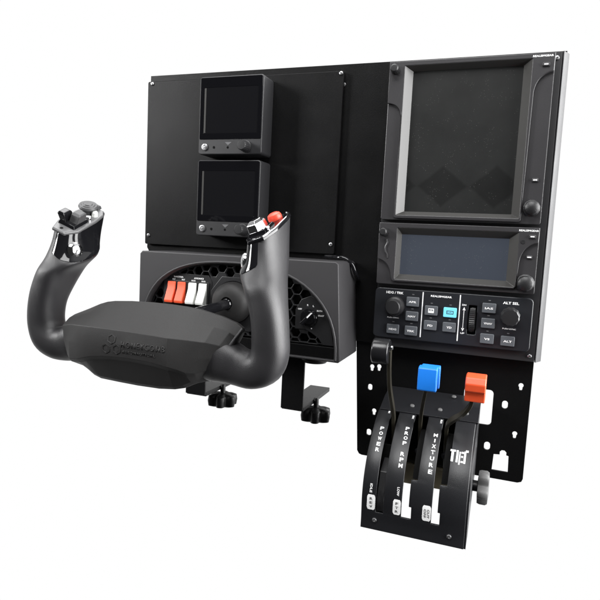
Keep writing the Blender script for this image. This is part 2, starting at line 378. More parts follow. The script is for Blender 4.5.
link('corner_knob', lathe([(4.8, 0), (4.8, 4), (4.2, 7), (3.0, 8), (0, 8.2)], (5.6, -3, -175.6), (0, -1, 0), 28, 14, 0.05), 'knob', t)
link('dial_knob', lathe([(9.0, 0), (9.0, 1.4), (7.8, 2.2), (7.7, 8), (6.8, 10.6), (4.4, 12), (0, 12.6)], (149.8, 0, -220.6), (0, -1, 0), 36, 24, 0.035), 'knob', t)
link('grip_ridge', tube(catmull([(8.6, -3, -183.5), (9.8, -3.4, -187), (8.0, -3.6, -191.5), (8.2, -3.6, -196), (10.2, -3.4, -199.5), (10.6, -3, -203)], 4), 1.0, 8), 'bezel', t)
link('card_slot', lathe([(2.2, 0), (2.0, 0.4), (0.9, 0.5), (0, 0.2)], (144.6, -3, -179.8), (0, -1, 0), 18), 'knob', t)
small_key(t, 152.8, -174.4, 6.4, 3.4, -3); small_key(t, 151.6, -194.6, 5.6, 3.2, 0)
lettering(t, [fit_text('REALSIMGEAR', 18.2, 1.9, (149.2, -3.02, -168.6), bold=0.03)])

# ================================================================== autopilot keypad
t = thing('autopilot_panel', (79, 8, -290), 'flat autopilot keypad with grey keys, one lit cyan, under the two screens', 'autopilot panel')
fpl = rr(-1, -289.9, 159.6, -235.4, 5)
link('faceplate', plate([fpl, rr(98.0, -277.4, 106.3, -247.2, 1.0, 3)], 1.5, 7.9, 0.9, 2), 'face', t)
link('wheel_well', box(97, 107.3, 7.0, 7.85, -278.4, -246.2), 'void', t, smooth=0)
link('pitch_wheel', lathe([(12, -3.2), (14.2, -2.6), (14.6, 0), (14.2, 2.6), (12, 3.2)], (102.2, 10.6, -262.3), (1, 0, 0), 84, 42, 0.05), 'knob', t)
yk = 1.5
def key(x, z, txt, m='button', tm='white'):
    k = link('push_button', plate([rr(x-6.7, z-5.1, x+6.7, z+5.1, 0.9, 3)], yk-2.0, yk+0.3, 0.6, 2), m, t)
    if m == 'lit': k['label'] = 'cyan lit key'
    if txt == 'AP':
        ms = [join(plate([rr(x-3.0, z-2.4, x+3.0, z+2.4, 0.5, 2), rr(x-2.2, z-0.4, x+2.2, z+1.6, 0.2, 1)], yk-2.08, yk-1.9), fit_text('AP', 3.2, 1.5, (x, yk-2.02, z+0.6)))]
    elif m == 'lit':
        ms = [join(plate([rr(x-3.6, z-1.9, x+3.6, z+1.9, 0.4, 2), rr(x-2.9, z-1.2, x+2.9, z+1.2, 0.2, 1)], yk-2.08, yk-1.9), fit_text('LVL', 4.6, 1.5, (x, yk-2.02, z)))]
    else: ms = [fit_text(txt, min(8.2, 2.7*len(txt)), 2.1, (x, yk-2.02, z-0.2), bold=0.03)]
    lettering(k, ms, tm, 'legend')
    link('lamp', plate([rr(x-1.2, z+7.3, x+1.2, z+8.2, 0.3, 2)], yk-0.25, yk+0.1), 'grey', t, smooth=0)
for x, z, s in ((40.3, -248.3, 'APR'), (40.4, -263.8, 'NAV'), (20.9, -279.4, 'HDG'), (40.4, -279.6, 'TRK'), (60.3, -256, 'AP'), (60.3, -271.7, 'FD'), (79.9, -271.9, 'YD'),
                (118, -248.4, 'IAS'), (118.1, -264, 'VNAV'), (118.3, -280, 'VS'), (138.3, -280.4, 'ALT')): key(x, z, s)
key(79.7, -256.3, 'LVL', 'lit', 'dark')
for x in (50.6, 88.9): link('divider_line', plate([rr(x-0.55, -285.6, x+0.55, -237.2, 0.3, 2)], yk-0.12, yk+0.1), 'white', t, smooth=0)
for x, z in ((21.7, -254.4), (138.8, -255.0)):
    fl = 0 if x < 50 else 12
    link('dial_knob', lathe([(10.4, 0), (10.4, 3.6), (9.8, 5.2), (8.1, 6.0), (7.9, 15.0), (7.0, 16.2), (0, 16.4)] if not fl else [(9.6, 0), (9.6, 2.5), (9.0, 3.2), (9.0, 13), (8.0, 14.4), (0, 14.8)],
                     (x, yk, z), (0, -1, 0), 48, fl, 0.06), 'knob', t)
lettering(t, [fit_text('HDG / TRK', 18.6, 2.6, (20.5, yk-0.02, -240.0), bold=0.03), fit_text('PUSH SYNC', 12.6, 1.4, (20.3, yk-0.02, -267.2), bold=0.02),
              fit_text('REALSIMGEAR', 21.6, 2.0, (69.6, yk-0.02, -240.5), bold=0.03), fit_text('ALT SEL', 15.4, 2.6, (138.6, yk-0.02, -241.7), bold=0.03),
              fit_text('PUSH SYNC', 13, 1.4, (138.8, yk-0.02, -268.0), bold=0.02), fit_text('DN', 4.0, 1.7, (93.4, yk-0.02, -247.3), bold=0.03), fit_text('UP', 4.0, 1.7, (93.6, yk-0.02, -276.9), bold=0.03),
              join(plate([rr(93.25, -272.5, 93.85, -252, 0.1, 1)], yk-0.12, yk+0.1), plate([[(92, -252.8), (95.1, -252.8), (93.55, -249.6)]], yk-0.12, yk+0.1), plate([[(92, -271.6), (93.55, -274.8), (95.1, -271.6)]], yk-0.12, yk+0.1))])

# ================================================================== yoke housing
hs = thing('yoke_housing', (-149, 20, -314), 'charcoal plastic yoke box with an arched hex grille under the cover sheet', 'yoke housing')
face = [(-266.5, -209.8), (-32.6, -209.2), (-29.6, -211.5), (-22.6, -311.5), (-24.4, -313.6), (-264, -312.8), (-270, -308), (-269.6, -213)]
arch = []
for k in range(33):
    a = math.pi*k/32; c_, s_ = math.cos(a), math.sin(a)
    e = 2.35 if c_ > 0 else 2.7; A = 117 if c_ > 0 else 117
    arch.append((-146+A*math.copysign(abs(c_)**(2/e), c_), -311.2+92.6*abs(s_)**(2/e)))
link('front_shell', plate([face, arch], -50, 19.7, 1.0, 2), 'shell', hs)
link('rear_shell', plate([[(-262, -213.5), (-31.8, -213.5), (-25.2, -309), (-262, -309)]], 26.8, 120, 2, 2), 'shell', hs)
link('arch_rim', tube([(x, -50.1, z) for x, z in [(-146+(p[0]+146)*1.016, -311.2+(p[1]+311.2)*1.02) for p in arch]], 1.3, 10), 'shell', hs)
link('recess', box(-268, -31, -34, -30, -312.5, -214), 'void', hs, smooth=0)
def in_arch(x, z, g=0.0):
    if z < -298.4+g: return False
    e = 2.35 if x > -146 else 2.7
    return (abs(x+146)/(117-g))**e+(abs(z+311.2)/(92.6-g))**e < 1
R = 6.7; cells = []
clipz = [p for p in arch]
gr_out = [(x*1.0, z) for x, z in [(-146+ (p[0]+146)*1.004, -311.2+(p[1]+311.2)*1.004) for p in arch] if z > -298.6]
gr_out = gr_out + [(-263, -298.6), (-28.8, -298.6)] if False else gr_out
# solid plates where no cell is cut: rockers, boot, ignition key
def solid(x, z):
    if -239 < x < -179.5 and z < -235.2: return True
    if abs(x+150) < 33 and z < -229.5 and z > -292: return abs(x+150) + 0.45*abs(z+260) < 42
    if (x+52)**2/22**2+(z+266)**2/21**2 < 1: return True
    if x > -62 and z < -262 and z > -300: return x > -62 + (-262-z)*0.55
    return False
col = -24
for i in range(-14, 15):
    for j in range(-12, 12):
        cx = -146+i*R*1.5; cz = -258+j*R*1.732+(R*0.866 if i % 2 else 0)
        if in_arch(cx, cz, -2) and not solid(cx, cz):
            h = [(cx+(R-0.75)*math.cos(math.radians(60*k)), cz+(R-0.75)*math.sin(math.radians(60*k))) for k in range(6)]
            if all(in_arch(x, z, 1.2) for x, z in h): cells.append(h)
            else:
                # clip the cell against the arch
                h2 = []
                for k in range(6):
                    p, q = h[k], h[(k+1) % 6]
                    for m_ in range(6):
                        x, z = p[0]+(q[0]-p[0])*m_/6, p[1]+(q[1]-p[1])*m_/6
                        if in_arch(x, z, 1.4): h2.append((x, z))
                if len(h2) > 10: cells.append(h2)
link('hex_grille', plate([gr_out]+cells, -43, -38.5, 0.45, 1), 'grille', hs)
link('base_ledge', box(-262, -30.4, -45.0, -36, -311.4, -298.9), 'panel', hs, bevel=0.6)
link('rocker_plate', plate([rr(-239.5, -268.6, -180.6, -241.4, 1.2)], -45.2, -42, 0.5), 'grille', hs)
link('switch_plate', plate([[(-241, -290), (-241, -262), (-232, -236), (-226, -233), (-182, -233.5), (-178, -240), (-178, -290)]], -43.8, -42.2, 0.4), 'grille', hs)
def rocker(x, m, lab):
    # a paddle whose lower end stands out
    pr_ = [(-44, -242.6), (-46.4, -243.0), (-47.2, -250), (-53.6, -264.0), (-53.0, -266.8), (-44, -267.2)]
    o = link('rocker_switch', hull_pts([(x-5.1, y, z) for y, z in pr_], [(x+5.1, y, z) for y, z in pr_]), m, hs, bevel=0.8)
    o['label'] = lab
for x, m, lab in ((-228.6, 'orange', 'orange red master rocker, outer'), (-215.6, 'orange', 'orange red master rocker, inner'), (-201.4, 'ivory', 'white avionics rocker, beside the red pair'), (-188.2, 'ivory', 'white avionics rocker, beside the shaft')): rocker(x, m, lab)
yl = -43.82
lettering(hs, [fit_text('MASTER', 12.6, 1.9, (-220.6, yl, -237.3), bold=0.03), fit_text('ALT', 4.2, 1.6, (-227.0, yl, -240.2), bold=0.03), fit_text('BAT', 4.2, 1.6, (-214.4, yl, -240.2), bold=0.03),
               fit_text('AVIONICS', 12.6, 1.9, (-194.2, yl, -237.6), bold=0.03), fit_text('BUS1', 5.0, 1.6, (-201.2, yl, -240.5), bold=0.03), fit_text('BUS2', 5.0, 1.6, (-188.2, yl, -240.5), bold=0.03)])
# boot plate, boot
bp_ = [(-181, -292), (-183, -272), (-178.5, -266), (-178.5, -250), (-165, -233), (-135, -233), (-121.5, -250), (-121.5, -272), (-128, -292)]
link('boot_plate', plate([bp_, circ(-150, -261, 23.5, 32)], -44.4, -42.2, 0.6, 2), 'grille', hs)
link('shaft_boot', lathe([(23, 0), (23, 9), (22.2, 14), (20, 18.4), (16, 21.4), (11, 22.8), (7.2, 23.2), (7.0, 21), (5.6, 20)], (-150, -38, -261), (0, -1, 0), 48), 'hub', hs)
# ignition key switch
link('ignition_plate', plate([[(-76, -283), (-76, -262), (-70, -251), (-60, -246.5), (-50, -251), (-44, -256), (-37.5, -268), (-31.5, -297.6), (-44, -297.6), (-49, -291), (-57, -286), (-64, -283)]], -43.8, -42.2, 0.5), 'grille', hs)
kn = link('ignition_knob', lathe([(9.5, 0), (9.5, 1.5), (8.6, 2.4), (7.2, 2.6), (6.8, 4.0), (0, 4.2)], (-60.2, -43.8, -269.6), (0, -1, 0), 36), 'gloss', hs)
ca, sa = math.cos(math.radians(47)), math.sin(math.radians(47))
def kp(u, v, y): return (-60.2+u*ca-v*sa, y, -269.6+u*sa+v*ca)
link('key_blade', hull_pts([kp(*p, -47) for p in ((-10, -2.4), (9.5, -2.0), (11, 0), (9.5, 2.0), (-10, 2.4))], [kp(*p, -53.5) for p in ((-9, -1.6), (8.0, -1.4), (9.4, 0), (8.0, 1.4), (-9, 1.6))]), 'gloss', kn, bevel=0.5)
link('key_mark', hull_pts([kp(*p, -53.4) for p in ((1, -0.7), (8.4, -0.5), (8.4, 0.5), (1, 0.7))], [kp(*p, -53.75) for p in ((1, -0.7), (8.4, -0.5), (8.4, 0.5), (1, 0.7))]), 'white', kn, smooth=0)
lettering(hs, [fit_text('OFF', 4.6, 1.7, (-71.0, yl, -261.4), bold=0.03), fit_text('R', 1.7, 1.9, (-62.4, yl, -256.6), bold=0.04), fit_text('L', 1.5, 1.9, (-56.0, yl, -257.2), bold=0.04),
               fit_text('BOTH', 5.8, 1.7, (-49.0, yl, -261.8), bold=0.03), fit_text('START', 6.6, 1.7, (-47.2, yl, -266.8), bold=0.03), plate([circ(-57.0, -281.2, 0.6, 10)], yl-0.1, yl+0.2)])
link('housing_foot', lathe([(16, 0), (16, 7), (13, 10.5), (0, 10.6)], (-62, -12, -313.0), (0, 0, -1), 32), 'clamp', hs)

# ================================================================== yoke wheel
WX = -160
yw = thing('control_yoke', (WX, -190, -320), 'charcoal two handled control yoke held out in front of the arched box', 'control yoke')
# hub: sections along X, each (y,z) from upper back round the front to the lower back
def hub_sec(x, top, yb, crease_y, crease_z, lip_y, lip_z, bot_y, bot_z, ybk=-168):
    return [(x, ybk, top-6), (x, yb+6, top-0.8), (x, yb, top), (x, (yb*0.55+crease_y*0.45), (top*0.5+crease_z*0.5)+1.6), (x, crease_y, crease_z), (x, lip_y-0.6, (crease_z+lip_z)/2), (x, lip_y, lip_z), (x, lip_y+3.2, lip_z-3.4),
            (x, bot_y-1, bot_z+3), (x, bot_y+2, bot_z), (x, ybk-6, bot_z+1), (x, ybk, bot_z+10)]
secs = [hub_sec(-242, -275, -184, -196, -283, -197, -298, -190, -307),
        hub_sec(-236, -267.5, -187, -205, -275.5, -206.5, -301.5, -196, -308.5),
        hub_sec(-224, -260.5, -188, -212, -272.3, -213.5, -302.6, -201, -310),
        hub_sec(-212, -255.2, -188, -215.5, -271.6, -217, -301.0, -205, -313),
        hub_sec(-204, -252.6, -188, -217, -271.3, -218.5, -298.6, -206, -317),
        hub_sec(-196, -251.2, -188, -217.3, -271.2, -219, -296.6, -207, -318.8),
        hub_sec(-178, -249.8, -188, -217.5, -271.3, -219, -294.4, -207, -319.6),
        hub_sec(-158, -249.2, -188, -217.5, -271.7, -219, -293.8, -207, -320.2),
        hub_sec(-136, -249.4, -188, -217.3, -272.4, -219, -294.8, -207, -320),
        hub_sec(-121, -250.2, -188, -217, -273.2, -218.5, -296.8, -206.5, -318.6),
        hub_sec(-113, -250.8, -188, -213.5, -273.9, -215, -299.0, -204, -317),
        hub_sec(-107, -251.6, -188, -211, -274.4, -212.5, -301.2, -201, -314.0),
        hub_sec(-97, -255.4, -188, -206, -275.6, -207.5, -302, -197, -312.8, -172),
        hub_sec(-88, -260.0, -187, -200, -278, -201, -300, -194, -312, -176),
        hub_sec(-82, -263.6, -187, -196, -281, -197, -298, -192, -311, -180)]
def slant(sec, k): return [(x+k*(z+288)*0.55, y, z) for x, y, z in sec]
def shrink(sec, f, dx, dz=0.0):
    c_ = sum((Vector(p) for p in sec), Vector())/len(sec)
    return [tuple(c_+(Vector(p)-c_)*f+Vector((dx, 0, dz))) for p in sec]
secs[0] = slant(secs[0], -0.8); secs[1] = slant(secs[1], -0.5); secs[-1] = slant(secs[-1], 1.0); secs[-2] = slant(secs[-2], 0.9); secs[-3] = slant(secs[-3], 0.5)
rib_secs = (secs[0], secs[-1])
full = [shrink(secs[0], 0.55, -7), shrink(secs[0], 0.86, -4)]+secs+[shrink(secs[-1], 0.88, 2), shrink(secs[-1], 0.55, 3)]
hub = link('hub', hull_pts(*full), 'hub', yw, bevel=1.6, segs=3, blim=14, smooth=28)
for sec in rib_secs:
    c_ = sum((Vector(p) for p in sec), Vector())/len(sec)
    lp_ = catmull([c_+(Vector(p)-c_)*0.975 for p in sec[2:10]], 5)
    link('seam_rib', tube(lp_, 1.25, 10), 'rubber', yw)
# embossed emblem and name on the hub's front
yf = -219.2
def hub_front(x, z):
    ss = sorted(secs[1:-1], key=lambda q_: q_[4][0])
    def at(sec):
        pts = [(sec[k][2], sec[k][1]) for k in (4, 5, 6)]
        for (za, ya), (zb, yb) in zip(pts, pts[1:]):
            if za >= z >= zb: return ya+(yb-ya)*(za-z)/(za-zb)
        return pts[0][1] if z > pts[0][0] else pts[-1][1]
    for a, b in zip(ss, ss[1:]):
        if a[4][0] <= x <= b[4][0]:
            f = (x-a[4][0])/(b[4][0]-a[4][0]); return at(a)*(1-f)+at(b)*f
    return yf
def press(me, h):
    ym = (min(v.co.y for v in me.vertices)+max(v.co.y for v in me.vertices))/2
    for v in me.vertices: v.co.y = hub_front(v.co.x, v.co.z)+(-h if v.co.y < ym else 1.2)
    return me
def hexring(cx, cz, r, wd=1.0, gap=None):
    o_ = [(cx+r*math.cos(math.radians(60*k+30)), cz+r*math.sin(math.radians(60*k+30))) for k in range(6)]
    i_ = [(cx+(r-wd)*math.cos(math.radians(60*k+30)), cz+(r-wd)*math.sin(math.radians(60*k+30))) for k in range(6)]
    return plate([o_, i_], yf-0.35, yf+2.4, 0.1)
link('emblem', press(join(hexring(-174.6, -279.2, 4.4), hexring(-180.0, -287.8, 4.4), hexring(-169.2, -287.4, 4.4)), 0.4), 'hub', hub, smooth=0)
def emboss(s, wid, hei, x, z, sp=1.0):
    m_ = fit_text(s, wid, hei, (x, yf, z), thick=0.28, bold=0.006, spacing=sp)
    bm = bmesh.new(); bm.from_mesh(m_); bpy.data.meshes.remove(m_)
    g = bmesh.ops.extrude_face_region(bm, geom=bm.faces[:]); vs = [e for e in g['geom'] if isinstance(e, bmesh.types.BMVert)]
    bmesh.ops.translate(bm, verts=vs, vec=(0, 3.0, 0)); return bm_mesh(bm)
link('lettering', press(join(emboss('HONEYCOMB', 42.0, 5.0, -143.6, -282.6, 1.35), emboss('AERONAUTICAL', 32, 2.3, -147.4, -288.8, 1.3)), 0.4), 'hub', hub, smooth=0)
link('shaft', lathe([(6.2, 0), (6.2, 4), (5.4, 5), (5.4, 110)], (-150, -57, -261.5), (-0.055, -1, -0.07), 28), 'gloss', yw)

# handles: one builder, mirrored about the wheel's centre
PATH = [ # offset from centre, z, y, a_in, a_out, b_front, b_back, tilt
 (58, -290.5, -185, 19.5, 20.5, 16, 14, 0), (71, -291.5, -185.5, 19.2, 20, 16.5, 14.5, 0), (81, -293.6, -186, 17.6, 18, 15.8, 14.8, 0), (90, -296, -186, 15.6, 16.2, 15, 15, 0), (100.6, -296.2, -186, 15, 15.4, 15.5, 15.5, 0), (110.2, -291, -186, 15, 15.8, 16, 16, 0),
 (115.2, -280.5, -186, 14.6, 15.2, 16, 16, 0), (115.8, -268, -186, 14, 14.8, 16.5, 16.5, 0), (114.2, -254, -185, 13.8, 14.4, 17.5, 18, 0), (110.6, -240, -182, 14, 14.6, 20, 21.5, 0.05), (106.6, -226, -177, 15.2, 14.4, 24, 26, 0.15),
 (103.8, -214.5, -171, 22.5, 14.6, 25.5, 28, 0.26), (102.4, -207, -168, 18.0, 14.4, 26, 28.5, 0.33), (101.4, -199, -165, 14.6, 13.8, 26.5, 28.5, 0.38), (100.6, -190, -162, 13.0, 13.2, 27.5, 28, 0.42), (100, -180.5, -160, 12.6, 12.8, 28, 28, 0.44)]
def interp(side, n=5):
    P = [list(p) for p in PATH]; out = []
    if side > 0:
        
        P[10][3] = 15.6; P[11][3] = 19.0; P[12][3] = 18.0; P[13][3] = 14.2
        P[4][0] += 1.2; P[4][1] -= 1.4; P[5][0] += 1.8; P[5][1] -= 1.8; P[6][0] += 1.0; P[6][1] -= 1.2
    for i in range(len(P)-1):
        a, b, c, d = P[max(0, i-1)], P[i], P[i+1], P[min(len(P)-1, i+2)]
        for k in range(n):
            t_ = k/n
            out.append(tuple(0.5*((2*b[j])+(c[j]-a[j])*t_+(2*a[j]-5*b[j]+4*c[j]-d[j])*t_*t_+(3*b[j]-a[j]-3*c[j]+d[j])*t_**3) for j in range(8)))
    out.append(P[-1]); return out
IP = interp(-1)
def ring_pt(i, th, grow=0.0, e=2.6):
    o_, z, y, ai, ao, bf, bb, k = IP[i]
    a, b = IP[max(0, i-1)], IP[min(len(IP)-1, i+1)]
    tx, tz = b[0]-a[0], b[1]-a[1]; L_ = math.hypot(tx, tz); tx, tz = tx/L_, tz/L_
    ox, oz = tz, -tx                                     # outward in the (offset, z) plane
    bl = min(1.0, max(0.0, (i-42)/26)); ox, oz = ox*(1-bl)+bl, oz*(1-bl)
    ln = math.hypot(ox, oz); ox, oz = ox/ln, oz/ln
    c_, s_ = math.cos(th), math.sin(th)
    A = (ao if c_ > 0 else ai)+grow; B = (bb if s_ > 0 else bf)+grow
    u = A*math.copysign(abs(c_)**(2/e), c_); v = B*math.copysign(abs(s_)**(2/e), s_)
    m = 0.36*max(0.0, (i-53)/(len(IP)-54))**1.2
    return (o_+ox*u, y+v, z+oz*u+k*v+m*u)
def handle(side, lab):
    global IP
    IP = interp(side)
    X = lambda p: (WX+side*p[0], p[1], p[2])
    NR = 40
    rings = [[X(ring_pt(i, 2*math.pi*k/NR)) for k in range(NR)] for i in range(len(IP))]
    g = link('grip', hull_pts(*rings), 'rubber', yw, smooth=50); g['label'] = lab
    # gloss insert wrapped round the inner side of the head
    i0, i1 = 54, len(IP)-1
    bm = bmesh.new(); rows = []
    nth, nt_ = 26, 18
    for q in range(nth+1):
        f = q/nth*2-1; th = math.pi+f*math.radians(100 if f > 0 else 78)
        start = i0+1+ (i1-i0)*0.42*abs(f)**2.4
        row = []
        for m_ in range(nt_+1):
            fi = start+(i1-start)*m_/nt_; ia = int(fi); fr_ = fi-ia; ib = min(ia+1, i1)
            e_ = 0.7 if 0 < m_ and 0 < q < nth else -0.4
            pa, pb = ring_pt(ia, th, e_), ring_pt(ib, th, e_)
            row.append(bm.verts.new(X([pa[j]*(1-fr_)+pb[j]*fr_ for j in range(3)])))
        rows.append(row)
    for a, b in zip(rows, rows[1:]):
        for m_ in range(nt_): bm.faces.new((a[m_], a[m_+1], b[m_+1], b[m_]))
    link('side_insert', bm_mesh(bm), 'gloss', g, smooth=60)
    # tilted top plate: local frame u (inward-outward), v (towards the back, rising), n (up)
    O = Vector((WX+side*100, -160, -180.2)); V_ = Vector((0, 1, 0.44)).normalized(); U_ = Vector((side, 0, 0.36)).normalized(); N_ = U_.cross(V_).normalized() if side > 0 else V_.cross(U_).normalized()
    if N_.z < 0: N_ = -N_
    def P(u, v, n): return O+U_*u+V_*v+N_*n
    po = [(-6.5, -31), (8.0, -31), (13.4, -17), (13.8, 8), (11.6, 22), (6.4, 28.0), (-7, 28.4), (-11.8, 22), (-13.8, 8), (-13.6, -19)]
    pi = [(x*0.93, y*0.96) for x, y in po]
    link('top_plate', hull_pts([P(x, y, -0.8) for x, y in po], [P(x, y, 1.4) for x, y in po], [P(x, y, 2.3) for x, y in pi]), 'satin' if side < 0 else 'gloss', g, bevel=0.4, smooth=25)
    def onplate(profile, u, v, n=2.2, nn=28, **kw): return lathe(profile, P(u, v, n), N_, nn, up=U_, **kw)
    def wedge(u0, u1, v0, v1, h0, h1, ins=1.0, n0=2.0): return hull_pts([P(*p, n0) for p in ((u0, v0), (u1, v0), (u1, v1), (u0, v1))], [P(u0+ins, v0+ins, n0+h0), P(u1-ins, v0+ins, n0+h0), P(u1-ins, v1-ins, n0+h1), P(u0+ins, v1-ins, n0+h1)])
    link('bolt', onplate([(1.5, 0), (1.5, 0.4), (0.8, 0.5), (0, 0.1)], 0.5, -26), 'void', g)
    if side < 0:
        link('hat_base', wedge(-10.5, 10, -21, 1, 3.2, 3.2, 1.2), 'gloss', g, bevel=0.5)
        p1 = hull_pts([P(*p, 4.5) for p in ((-9, -15.5), (1, -15.5), (1, -1.5), (-9, -1.5))], [P(*p, 12.5) for p in ((-10.5, -13), (-0.5, -13), (-0.5, -2), (-10.5, -2))], [P(*p, 14) for p in ((-9.5, -11), (-2, -11), (-2, -4), (-9.5, -4))])
        p2 = hull_pts([P(*p, 4.5) for p in ((1.8, -19), (9, -19), (9, -7), (1.8, -7))], [P(*p, 12) for p in ((2.8, -20), (11.5, -20), (11.5, -8), (2.8, -8))], [P(*p, 13.6) for p in ((4, -18.5), (10, -18.5), (10, -10), (4, -10))])
        link('trim_paddle', p1, 'paddle', g, bevel=0.8); link('trim_paddle', p2, 'gloss', g, bevel=0.8)
        link('push_button', onplate([(3.2, 0), (3.2, 3.2), (2.2, 4.4), (0, 4.8)], -7.5, 3.5), 'chrome', g)
        link('push_button', onplate([(2.8, 0), (2.8, 4.2), (2.0, 5.2), (0, 5.6)], -7.5, 13.5), 'ivory', g)
        link('view_hat', onplate([(5.5, 0), (5, 4.5), (8.6, 5.5), (9.2, 7), (8.4, 8.8), (6.6, 8.8), (6.2, 9.6), (4.4, 9.6), (4, 10.4), (2, 10.4), (0, 10.8)], 1.5, 14, nn=32), 'paddle', g)
        link('rear_lug', wedge(-3, 6, 24, 30.5, 4.6, 3.2, 0.8), 'paddle', g, bevel=0.6)
    else:
        link('hat_base', wedge(-11.5, 5, -18, 3, 2.6, 2.6, 1.0), 'gloss', g, bevel=0.5)
        link('trim_paddle', hull_pts([P(*p, 4.2) for p in ((-11, -15), (-2, -17), (3, -10), (1, -1), (-8, 1), (-12, -6))], [P(*p, 10.5) for p in ((-11.5, -13), (-3, -15), (2, -9), (0, -1), (-8, 0), (-12.5, -6))], [P(*p, 13) for p in ((-9, -10), (-4, -11.5), (-1, -8), (-2, -4), (-7, -3), (-10, -6))]), 'chrome', g, bevel=0.5, smooth=20)
        link('push_button', onplate([(3.0, 0), (3.0, 2.6), (2.0, 3.4), (0, 3.8)], 4.5, -13), 'chrome', g)
        link('disconnect_button', onplate([(6.4, 0), (6.4, 3.0), (5.6, 5.0), (3.4, 6.2), (0, 6.6)], 0.5, 15), 'redb', g)
        link('top_rim', tube([P(x, y, 2.3) for x, y in ((7.4, -30), (12.7, -16.6), (13.1, 8), (11.0, 21.4), (6.0, 27.2))], 0.9, 10), 'chrome', g)
    # thumb button low on the gloss insert
    c0 = Vector(X(ring_pt(64, math.pi+0.50, 0.2))); nn_ = Vector((-side, -0.42, 0.06)).normalized()
    link('thumb_button', lathe([(7.4, -1.5), (7.4, 1.0), (6.2, 2.3), (3.6, 3.3), (0, 3.6)], c0, nn_, 32), 'chrome', g)
    return g
handle(-1, 'grip with white buttons and a round ridged hat on top')
handle(1, 'grip with a red button on top')

# ================================================================== cable behind the box
cb = tube(catmull([(-64, 14, -206), (-46, -3, -205.8), (-35, -6, -206.6), (-27, -5, -213), (-24.0, -2, -221), (-23.4, 8, -228), (-25.5, 20, -231)], 6), 2.3, 12)
o = link('cable', cb, 'gloss'); o['label'] = 'thin glossy black cable looping beside the upper right corner of the yoke box'; o['category'] = 'cable'

# ================================================================== table clamps
def clamp(dx, dz, label, seen):
    t = thing('table_clamp', (-80+dx, 0, -390+dz), label, 'table clamp', 'desk clamps under the yoke box')
    pr_ = [(-20, -314.6), (-17, -314.6), (-17, -378.4), (16, -378.4), (16, -381.6), (-20, -381.6)]
    bk = link('bracket', join(box(-98+dx, -71.4+dx, -20, -17, -381.6+dz, -316.4+dz), box(-98+dx, -71.4+dx, -16.9, 84, -383.4+dz, -378.2+dz), box(-98+dx, -71.4+dx, -20, 30, -316.3+dz, -314.9+dz)), 'clamp', t, bevel=0.8)
    sp_ = link('spindle', lathe([(3.2, 0), (3.2, 19), (2.6, 20)], (-69+dx, 22, -396+dz), (0, 0, 1), 20), 'clamp', t)
    kx = -69+dx
    link('star_knob', lathe([(13, 0), (18.2, 1.6), (19.2, 8), (18.2, 14), (13, 16), (6, 16.6), (0, 16.6)], (kx, 22, -404+dz), (0, 0, 1), 96, 6, 0.30, 1.4, rot=0.3), 'clamp', t, smooth=50)
    return t
clamp(0.5, 2, 'black desk clamp hanging by the leg, its whole bracket in view', 1)
clamp(-124, 2, 'black desk clamp mostly hidden behind the yoke hub, only star knob showing', 0)

# ================================================================== throttle quadrant
q = thing('throttle_quadrant', (66, -40, -464), 'black three lever throttle quadrant bolted to the leg of the frame', 'throttle quadrant')
PROF = catmull([(0, -30, -361), (0, -48, -370), (0, -64, -382), (0, -77.5, -397), (0, -85.5, -414), (0, -88.2, -431), (0, -87, -446), (0, -86.2, -455), (0, -86.2, -464.4)], 6)
LEN = [0]
for a, b in zip(PROF, PROF[1:]): LEN.append(LEN[-1]+(b-a).length)
def prof_at_z(z):
    for i, (a, b) in enumerate(zip(PROF, PROF[1:])):
        if a.z >= z >= b.z:
            f = (a.z-z)/(a.z-b.z); p = a.lerp(b, f); t_ = (b-a).normalized(); return p, t_
    return PROF[-1], Vector((0, 0, -1))
XS = [18, 32, 39.4, 56.6, 63.4, 65.8, 69.4, 84.6, 90.0, 92.2, 96.4, 115.4]
slots = {1: (-361, -446), 3: (-361, -446), 4: (-361, -409, -433, -446), 5: (-361, -409), 7: (-361, -446), 8: (-361, -409, -433, -446), 9: (-361, -409)}
# lower right widening of the two right slots
bm = bmesh.new(); grid = [[bm.verts.new((x, p.y, p.z)) for x in XS] for p in PROF]
for i in range(len(PROF)-1):
    zc = (PROF[i].z+PROF[i+1].z)/2
    for j in range(len(XS)-1):
        if j in slots and (zc > slots[j][1] or (len(slots[j]) > 2 and slots[j][2] > zc > slots[j][3])): continue
        bm.faces.new((grid[i][j], grid[i][j+1], grid[i+1][j+1], grid[i+1][j]))
for v in [v for v in bm.verts if not v.link_faces]: bm.verts.remove(v)
me = bpy.data.meshes.new('cover'); bm.normal_update()
for f in bm.faces:
    if f.normal.y > 0: f.normal_flip()
bm.to_mesh(me); bm.free()
cv = link('curved_cover', me, 'quad', q, smooth=40)
sm = cv.modifiers.new('thick', 'SOLIDIFY'); sm.thickness = 2.2*S; sm.offset = -1
bv = cv.modifiers.new('bev', 'BEVEL'); bv.width = 0.5*S; bv.segments = 2; bv.limit_method = 'ANGLE'; bv.angle_limit = math.radians(40)
